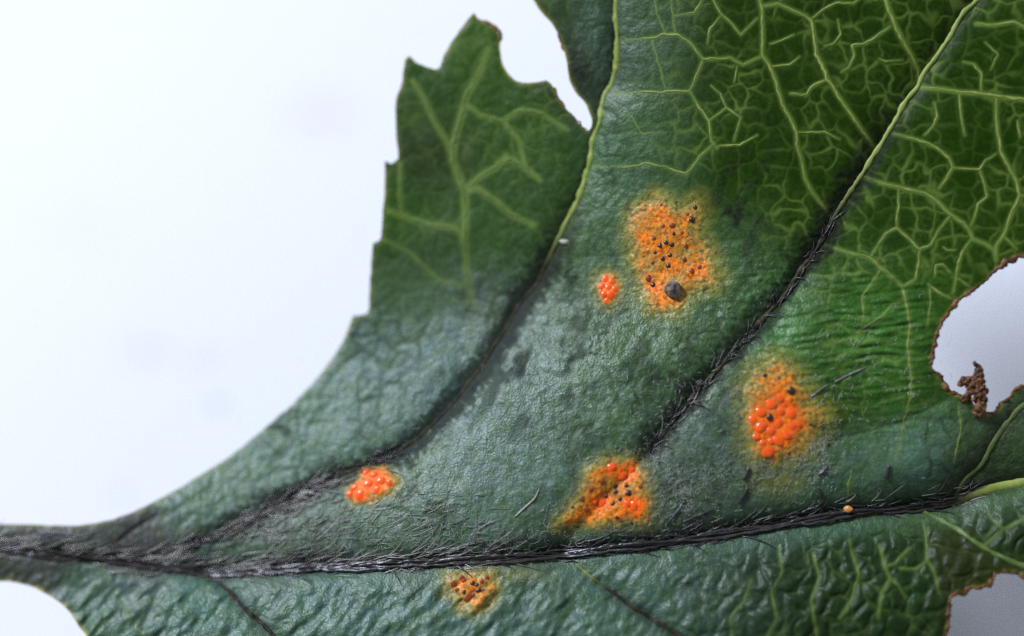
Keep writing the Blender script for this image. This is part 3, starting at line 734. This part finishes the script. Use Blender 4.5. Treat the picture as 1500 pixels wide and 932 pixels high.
for k in range(9):
    u0 = random.uniform(-100, 500) if k > 2 else -100
    u1 = random.uniform(900, 1430) if k > 2 else 1400
    seg = mid_line[(mid_line[:, 0] > u0) & (mid_line[:, 0] < u1)]
    ph = random.uniform(0, 6.28)
    off = (4.5+2*noise(seg[:, 0], seg[:, 1], 60, seed=80+k))*np.sin(seg[:, 0]/random.uniform(38, 75)+ph)+1.5*noise(seg[:, 0], seg[:, 1], 9, seed=99+k)
    seg = seg+np.stack([0*off, off], 1)
    v, f, s = tube(seg, random.uniform(1.5, 2.8), random.uniform(1.5, 2.4), 5.0+1.6*np.cos(seg[:, 0]/50+ph), 6, seed=k, wob=.3)
    mesh_object('fibre', v, f, MAT_FIBRE, midrib)

LV = {}
for key, w, h, dk in (('V1', 4.6, 2.6, 1.0), ('V2', 3.9, 2.6, .75), ('V3', 3.4, 1.4, .5), ('V4', 4.0, 1.3, .5), ('V5', 2.6, 1.0, 1.3), ('V6', 2.6, 1.0, 1.3), ('V0', 2.0, .8, 3.0)):
    ln_ = fine[key]
    dkf = dark_from_blade(dk)
    if key == 'V2':
        ln_ = ln_[ln_[:, 1] < 668]
        dkf = lambda l, s: sstep(215, 345, l[:, 1])*0.97
    if key == 'V1':
        lowv = sstep(300, 420, ln_[:, 1])
        w = w*(1-.35*lowv); h = h*(1-.7*lowv)
        dkf = lambda l, s: sstep(300, 400, l[:, 1])*0.97
    LV[key] = vein_object('lateral_vein', wander(ln_, 2.0, 110), w, h, 0.6, leaf, dark=dkf, dull=.5 if key in ('V5', 'V6') else (.85 if key in ('V3', 'V4') else .1), seed=len(LV), wob=.4)
for q, (w, ln) in enumerate(MINORL):
    l2 = jagged(MINOR[q][1], 2.5, q)
    mu, mv = l2.mean(0)
    dull = 0.75 if (mu < 860 and mv < 500) else (0.8 if mv > 740 else (0.35 if mu < 1080 else (0.45 if mv > 430 else random.uniform(0, .3))))
    if mv > 740:
        w *= .75
    vein_object('veinlet', l2, w*0.56, w*0.26, 0.0, leaf, dark=dark_from_blade(.8), sides=6, dull=dull, seed=q, wob=.55, ramp=.45, taper=(.25, .12))

# ------------------------------------------------------------------ rust lesions with their pustules
def dome_mesh(name, mat, seed, rough=0.10):
    r_ = random.Random(seed); v = []; f = []
    rings, seg = 5, 10
    for i in range(rings+1):
        a = math.pi*0.62*i/rings
        for k in range(seg):
            b = 2*math.pi*k/seg
            rr = 1+rough*(r_.random()-.5)
            v.append((math.sin(a)*math.cos(b)*rr, math.sin(a)*math.sin(b)*rr, math.cos(a)*rr*(1-0.0*i)))
            if i == 0:
                v[-1] = (0, 0, 1.0)
    for i in range(rings):
        for k in range(seg):
            f.append((i*seg+k, (i+1)*seg+k, (i+1)*seg+(k+1) % seg, i*seg+(k+1) % seg))
    me = bpy.data.meshes.new(name); me.from_pydata(v, [], f); me.materials.append(mat)
    me.polygons.foreach_set('use_smooth', [True]*len(me.polygons)); me.update()
    return me
DOMES = {c: [dome_mesh('pustule', m, 10*i+q, (.20 if c == 'r' else .18)) for q in range(5)] for i, (c, m) in enumerate((('r', MAT_RED), ('k', MAT_BLACK), ('b', MAT_BROWN)))}

LNAMES = {'A': 'large orange rust patch dotted with black near the centre of the blade', 'B': 'swollen orange rust patch with glossy red pustules', 'C': 'orange rust patch with black dots touching the midrib',
          'D': 'small bright orange rust patch beside the dark lateral vein', 'E': 'tiny round orange rust spot', 'F': 'orange rust patch with brown dots just below the midrib'}
for key, L in LESIONS.items():
    p = np.array(L['poly'])
    lu = np.arange(p[:, 0].min()-14, p[:, 0].max()+15, 1.0); lv = np.arange(p[:, 1].min()-14, p[:, 1].max()+15, 1.0)
    LU, LVv = np.meshgrid(lu, lv)
    fu = FL = fields(LU, LVv)
    sd = poly_sd(LU, LVv, L['poly'])+6*noise(LU, LVv, 16, octaves=2, seed=130)
    g = sd > -7
    cush = FL['lift']*K + K*np.clip(FL['orange'], 0, 1)*(0.9*noise(LU, LVv, 10, octaves=2, seed=131)+0.25*noise(LU, LVv, 4, seed=132)+0.6)
    base = height_at(LU, LVv)
    hh = base + cush + K*(0.5*sstep(-5, 3, sd) - 1.2*sstep(-1, -7, sd))
    L['grid'] = (lu, lv, hh)
    c = g[:-1, :-1] & g[1:, :-1] & g[:-1, 1:] & g[1:, 1:]
    us_ = np.zeros(g.shape, bool)
    us_[:-1, :-1] |= c; us_[1:, :-1] |= c; us_[:-1, 1:] |= c; us_[1:, 1:] |= c
    ix = np.full(g.shape, -1); ix[us_] = np.arange(us_.sum())
    x, y, z = ray_at(LU[us_], LVv[us_], hh[us_])
    a, b = np.nonzero(c)
    me = quad_mesh('rust_patch', np.stack([x, y, z], 1), np.stack([ix[a+1, b], ix[a+1, b+1], ix[a, b+1], ix[a, b]], 1), MAT_LEAF)
    for k in ('vein', 'dark', 'orange', 'yellow', 'rim', 'grit', 'red'):
        set_attr(me, k, FL[k][us_])
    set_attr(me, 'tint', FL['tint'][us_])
    patch_o = link(bpy.data.objects.new('rust_patch', me), leaf)
    patch_o['label'] = LNAMES[key]
    for n_, (pu, pv, pr, c_) in enumerate(PUST[key]):
        i = int(np.clip(round(pu-lu[0]), 0, len(lu)-1)); j = int(np.clip(round(pv-lv[0]), 0, len(lv)-1))
        hz = max(hh[j, i], float(height_at(pu, pv)))
        x, y, z = ray_at(pu, pv, hz)
        o = link(bpy.data.objects.new('pustule', random.choice(DOMES[c_])), patch_o)
        flat = {'r': .5, 'k': .6, 'b': .35}[c_]*random.uniform(.85, 1.1)
        o.location = (x, y, z-pr*K*flat*(0.45 if c_ == 'r' else 0.2))
        big = (1.1 if key in 'DE' else 1.2) if c_ == 'r' else 1.0
        flat *= .85 if key in 'DE' else 1.0
        o.scale = (pr*K*big*random.uniform(.85, 1.25), pr*K*big*random.uniform(.85, 1.15), pr*K*flat)
        o.rotation_euler = (random.uniform(-.12, .12), random.uniform(-.12, .12), random.uniform(0, 6.28))

# ------------------------------------------------------------------ torn dry margins
def lumpy_margin(name, pts, r0, seed, parent):
    """a crumbling brown rim: a ragged tube with knobs"""
    line = smooth_line(pts, 2.0)
    line = wander(line, 2.4, seed, 7)
    w = r0*(0.85+0.6*noise(line[:, 0], line[:, 1], 17, octaves=3, seed=seed+5))
    v, f, s = tube(line, w, w*0.8, -2.0+2.5*noise(line[:, 0], line[:, 1], 8, seed=seed+6), 8, seed=seed, wob=.5)
    v = v+(np.random.default_rng(seed).random(v.shape)-.5)*r0*0.5*K
    return mesh_object(name, v, f, MAT_TORN, parent)
lumpy_margin('torn_margin', [(1540, 356), (1500, 372), (1483, 378), (1464, 393), (1445, 410), (1430, 421), (1411, 433), (1396, 447), (1385, 462), (1377, 478), (1371, 495), (1367, 511), (1365, 530), (1367, 543), (1376, 553), (1385, 567), (1396, 577), (1407, 579)], 4.2, 200, leaf)
lumpy_margin('torn_margin', [(1407, 579), (1418, 587), (1428, 598), (1440, 608), (1452, 607), (1461, 601), (1467, 590), (1479, 584), (1490, 571), (1500, 566), (1540, 545)], 3.4, 210, leaf)
lumpy_margin('torn_margin', [(1540, 858), (1500, 845), (1485, 838), (1469, 837), (1458, 842), (1448, 856), (1434, 861), (1421, 861), (1410, 867), (1399, 869), (1393, 878), (1389, 904), (1385, 932), (1379, 985)], 4.6, 220, leaf)
lumpy_margin('torn_margin', [(808, 124), (819, 145), (833, 164), (849, 181), (860, 191)], 1.6, 230, leaf)
lumpy_margin('torn_margin', [(702, 29), (715, 35), (725, 42), (733, 54), (731, 64)], 2.6, 240, leaf)
lumpy_margin('torn_margin', [(816, 48), (822, 62), (827, 76)], 2.2, 250, leaf)

def crumb_mesh(spots, seed, jag=0.6):
    r_ = random.Random(seed); V_ = []; F_ = []
    for (p, r) in spots:
        b0 = len(V_); rings, seg = 6, 8
        for i in range(rings+1):
            a = math.pi*i/rings
            for k in range(seg):
                b = 2*math.pi*k/seg
                rr = r*(1+jag*(r_.random()-.5)*(0 if i in (0, rings) else 1))
                V_.append((p[0]+rr*math.sin(a)*math.cos(b), p[1]+rr*math.sin(a)*math.sin(b)*1.0, p[2]+rr*math.cos(a)))
        for i in range(rings):
            for k in range(seg):
                F_.append((b0+i*seg+k, b0+(i+1)*seg+k, b0+(i+1)*seg+(k+1) % seg, b0+i*seg+(k+1) % seg))
    return V_, F_
spots = []
hz = float(height_at(1405, 582))
def frag_line(pts, r, n):
    ln = smooth_line(pts, 1.0)
    for t in np.linspace(0, len(ln)-1, n):
        u, v = ln[int(t)]
        x, y, z = ray_at(u+random.gauss(0, 3), v+random.gauss(0, 3), hz+random.uniform(-5, 3)*K)
        spots.append(((float(x), float(y), float(z)), r*random.uniform(.6, 1.25)*K))
frag_line([(1436, 606), (1433, 590), (1431, 572), (1434, 556), (1433, 538)], 4.2, 75)
frag_line([(1410, 558), (1422, 562), (1432, 566), (1441, 572)], 4.0, 45)
frag_line([(1412, 584), (1420, 578), (1428, 572)], 3.6, 30)
frag_line([(1438, 608), (1440, 590), (1440, 575)], 3.6, 30)
v, f = crumb_mesh(spots, 5, 1.3)
o = mesh_object('torn_fragment', v, f, MAT_TORN, leaf); o['kind'] = 'stuff'

# ------------------------------------------------------------------ hairs
def hair_mesh(items, sides=4):
    """items: (u, v, length px, angle deg, rise px, curl deg, radius px)"""
    A = []; faces = []
    n = 6
    for (u, v, L, ang, rise, curl, rad) in items:
        t = np.linspace(0, 1, n)
        a = np.radians(ang+curl*t)
        du = np.concatenate([[0], np.cumsum(np.cos(a[1:])*L/(n-1))]); dv = np.concatenate([[0], np.cumsum(-np.sin(a[1:])*L/(n-1))])
        lift = (0.4+rise*np.sin(np.pi*(0.08+0.85*t)))*K
        P = surf(u+du, v+dv, 0.0); P[:, 2] += lift
        P[:, 2] = np.maximum(P[:, 2], P[:, 2])
        T = np.gradient(P, axis=0); T /= np.linalg.norm(T, axis=1)[:, None]+1e-12
        S = np.cross(T, [0, 0, 1.0]); S /= np.linalg.norm(S, axis=1)[:, None]+1e-12
        N = np.cross(S, T)
        r = rad*K*(1-0.75*t**2)
        b0 = sum(len(q) for q in A) if False else len(A)*n*sides
        A.append(np.stack([P+S*(r*math.cos(6.2832*k/sides))[:, None]+N*(r*math.sin(6.2832*k/sides))[:, None] for k in range(sides)], 1).reshape(-1, 3))
        faces += [(b0+i*sides+k, b0+i*sides+(k+1) % sides, b0+(i+1)*sides+(k+1) % sides, b0+(i+1)*sides+k) for i in range(n-1) for k in range(sides)]
    return np.vstack(A), faces

def along(line, lo, hi, spread_up, spread_dn, n):
    out = []
    for _ in range(n):
        i = int(random.uniform(lo, hi)*(len(line)-2))
        p = line[i]; q = line[i+1]
        ang = math.degrees(math.atan2(-(q[1]-p[1]), q[0]-p[0]))
        s = random.gauss(0, 1)
        s = -abs(s)*spread_up if random.random() < spread_up/(spread_up+spread_dn) else abs(s)*spread_dn
        out.append((p[0]+random.uniform(-5, 5), p[1]+s, ang))
    return out
hairs = []; dark_hairs = []
share = lambda u: (u+695)/2405
for (u, v, a) in along(mid_line, share(-60), share(760), 11, 7, 330):
    hairs.append((u, v, random.uniform(18, 60), a+random.gauss(12, 10), random.uniform(1.5, 6), random.gauss(0, 20), random.uniform(.45, .9)))
for (u, v, a) in along(mid_line, share(700), share(1420), 8, 5, 120):
    hairs.append((u, v, random.uniform(12, 30), a+random.gauss(5, 12), random.uniform(.8, 3), random.gauss(0, 30), random.uniform(.4, .8)))
for (u, v, a) in along(fine['V1'], .02, .25, 8, 16, 110):
    hairs.append((u, v, random.uniform(18, 58), a+random.gauss(-4, 12), random.uniform(1, 6), random.gauss(0, 18), random.uniform(.4, .9)))
for (u, v, a) in along(fine['V2'], .16, .34, 5, 5, 26):
    hairs.append((u, v, random.uniform(12, 36), a+random.gauss(0, 16), random.uniform(1, 5), random.gauss(0, 25), random.uniform(.4, .8)))
for _ in range(130):        # scattered over the blade by the stalk
    u = random.uniform(150, 720); v = random.uniform(690, 800)
    if v > 800-(u-150)*0.15 and v < 812:
        hairs.append((u, v, random.uniform(14, 40), random.gauss(25, 14), random.uniform(1, 4), random.gauss(0, 20), random.uniform(.35, .75)))
for _ in range(120):
    u = random.uniform(380, 700); v = random.uniform(720, 800)
    hairs.append((u, v, random.uniform(10, 34), random.gauss(25, 25), random.uniform(1, 4), random.gauss(0, 25), random.uniform(.35, .7)))
for (u, v, a) in along(mid_line, share(200), share(1420), 10, 5, 300):
    dark_hairs.append((u, v, random.uniform(15, 42), a+random.gauss(6, 12), random.uniform(.6, 4), random.gauss(0, 25), random.uniform(.7, 1.4)))
for (u, v, a) in along(fine['V2'], .14, .5, 5, 4, 80):
    dark_hairs.append((u, v, random.uniform(12, 34), a+random.gauss(0, 22), random.uniform(1, 5), random.gauss(0, 35), random.uniform(.6, 1.2)))
for (u, v, a) in along(fine['V1'], .03, .30, 7, 7, 160):
    dark_hairs.append((u, v, random.uniform(12, 34), a+random.gauss(0, 16), random.uniform(1, 5), random.gauss(0, 25), random.uniform(.6, 1.2)))
v, f = hair_mesh(hairs); o = mesh_object('pale_hairs', v, f, MAT_HAIR, leaf); o['kind'] = 'stuff'
v, f = hair_mesh(dark_hairs); o = mesh_object('black_hairs', v, f, MAT_FIBRE, leaf); o['kind'] = 'stuff'

fuzz = []
def fuzz_at(n, cu, cv, su, sv, l0, l1):
    for _ in range(n):
        fuzz.append((random.gauss(cu, su), random.gauss(cv, sv), random.uniform(l0, l1)*1.3, random.uniform(0, 360), random.uniform(.4, 2.0), random.gauss(0, 150), random.uniform(.18, .36)))
fuzz_at(420, 985, 715, 32, 30, 4, 11); fuzz_at(260, 1120, 690, 55, 18, 4, 10); fuzz_at(260, 1195, 655, 18, 26, 4, 10); fuzz_at(200, 1140, 600, 40, 55, 4, 9)
fuzz_at(220, 880, 745, 45, 25, 4, 10); fuzz_at(700, 800, 690, 170, 80, 3, 9); fuzz_at(500, 640, 790, 160, 22, 4, 14); fuzz_at(240, 655, 860, 60, 22, 4, 9)
fuzz_at(350, 1020, 640, 70, 60, 3, 8); fuzz_at(240, 1250, 560, 80, 60, 4, 10)
v, f = hair_mesh(fuzz, 3); o = mesh_object('fuzz', v, f, MAT_FUZZ, leaf); o['kind'] = 'stuff'
# a few hairs and bristles that stand out singly
for (pts, r, m) in (([(616, 764), (622, 759), (628, 763), (633, 775), (635, 786)], 1.0, MAT_HAIR), ([(753, 758), (768, 744), (783, 730), (790, 716)], .95, MAT_HAIR), ([(428, 746), (450, 735), (470, 724)], .9, MAT_HAIR),
                    ([(1088, 703), (1093, 694), (1097, 684)], 2.2, MAT_FIBRE), ([(1082, 738), (1090, 724), (1096, 712)], 1.9, MAT_FIBRE), ([(975, 770), (990, 752), (1003, 733)], 1.2, MAT_FIBRE), ([(1198, 696), (1206, 690), (1212, 682)], 2.0, MAT_FIBRE),
                    ([(1298, 702), (1300, 690), (1302, 680)], 2.2, MAT_FIBRE), ([(1000, 765), (1020, 756), (1045, 746)], 1.3, MAT_FIBRE), ([(1200, 742), (1202, 726), (1198, 712)], 1.4, MAT_FIBRE), ([(1187, 582), (1200, 572), (1213, 563)], 1.0, MAT_HAIR),
                    ([(1222, 560), (1245, 548), (1270, 538)], 1.1, MAT_HAIR)):
    v, f, s = tube(smooth_line(pts, 2.0), r, r, r*1.2, 6, taper=(.4, .2))
    mesh_object('hair', v, f, m, leaf)

# ------------------------------------------------------------------ loose bits lying on the leaf
def loose(name, label, cat, u, v, r, mat, seed, up=.6, jag=.3, squash=(1, 1, 1)):
    gx = surf(u, v)
    L = None
    V_, F_ = crumb_mesh([((0, 0, 0), 1.0)], seed, jag)
    o = mesh_object(name, [(a*squash[0]*r*K, b*squash[1]*r*K, c*squash[2]*r*K) for a, b, c in V_], F_, mat)
    sub = o.modifiers.new('round', 'SUBSURF'); sub.levels = 1; sub.render_levels = 1
    x, y, z = ray_at(u, v, float(height_at(u, v))+up*r*K)
    o.location = (x, y, z)
    o['label'] = label; o['category'] = cat
    return o
loose('grain', 'round grey brown grain stuck on the black dotted rust patch', 'grain', 987, 424, 14, MAT_GRAIN, 3, .4, .8)
loose('crumb', 'tiny orange crumb lodged in the dark hairs of the midrib', 'crumb', 1242, 746, 6.5, MAT_CRUMB, 4, 1.0, 1.1, (1.15, .9, .8))
loose('flake', 'pale whitish flake lying beside the yellow lateral vein', 'flake', 827, 354, 8, MAT_FLAKE, 5, .3, .6, (1.2, .55, .35))
print('verts', len(co), 'quads', len(quads), 'H range mm', HB[used].min()*1e3, HB[used].max()*1e3)
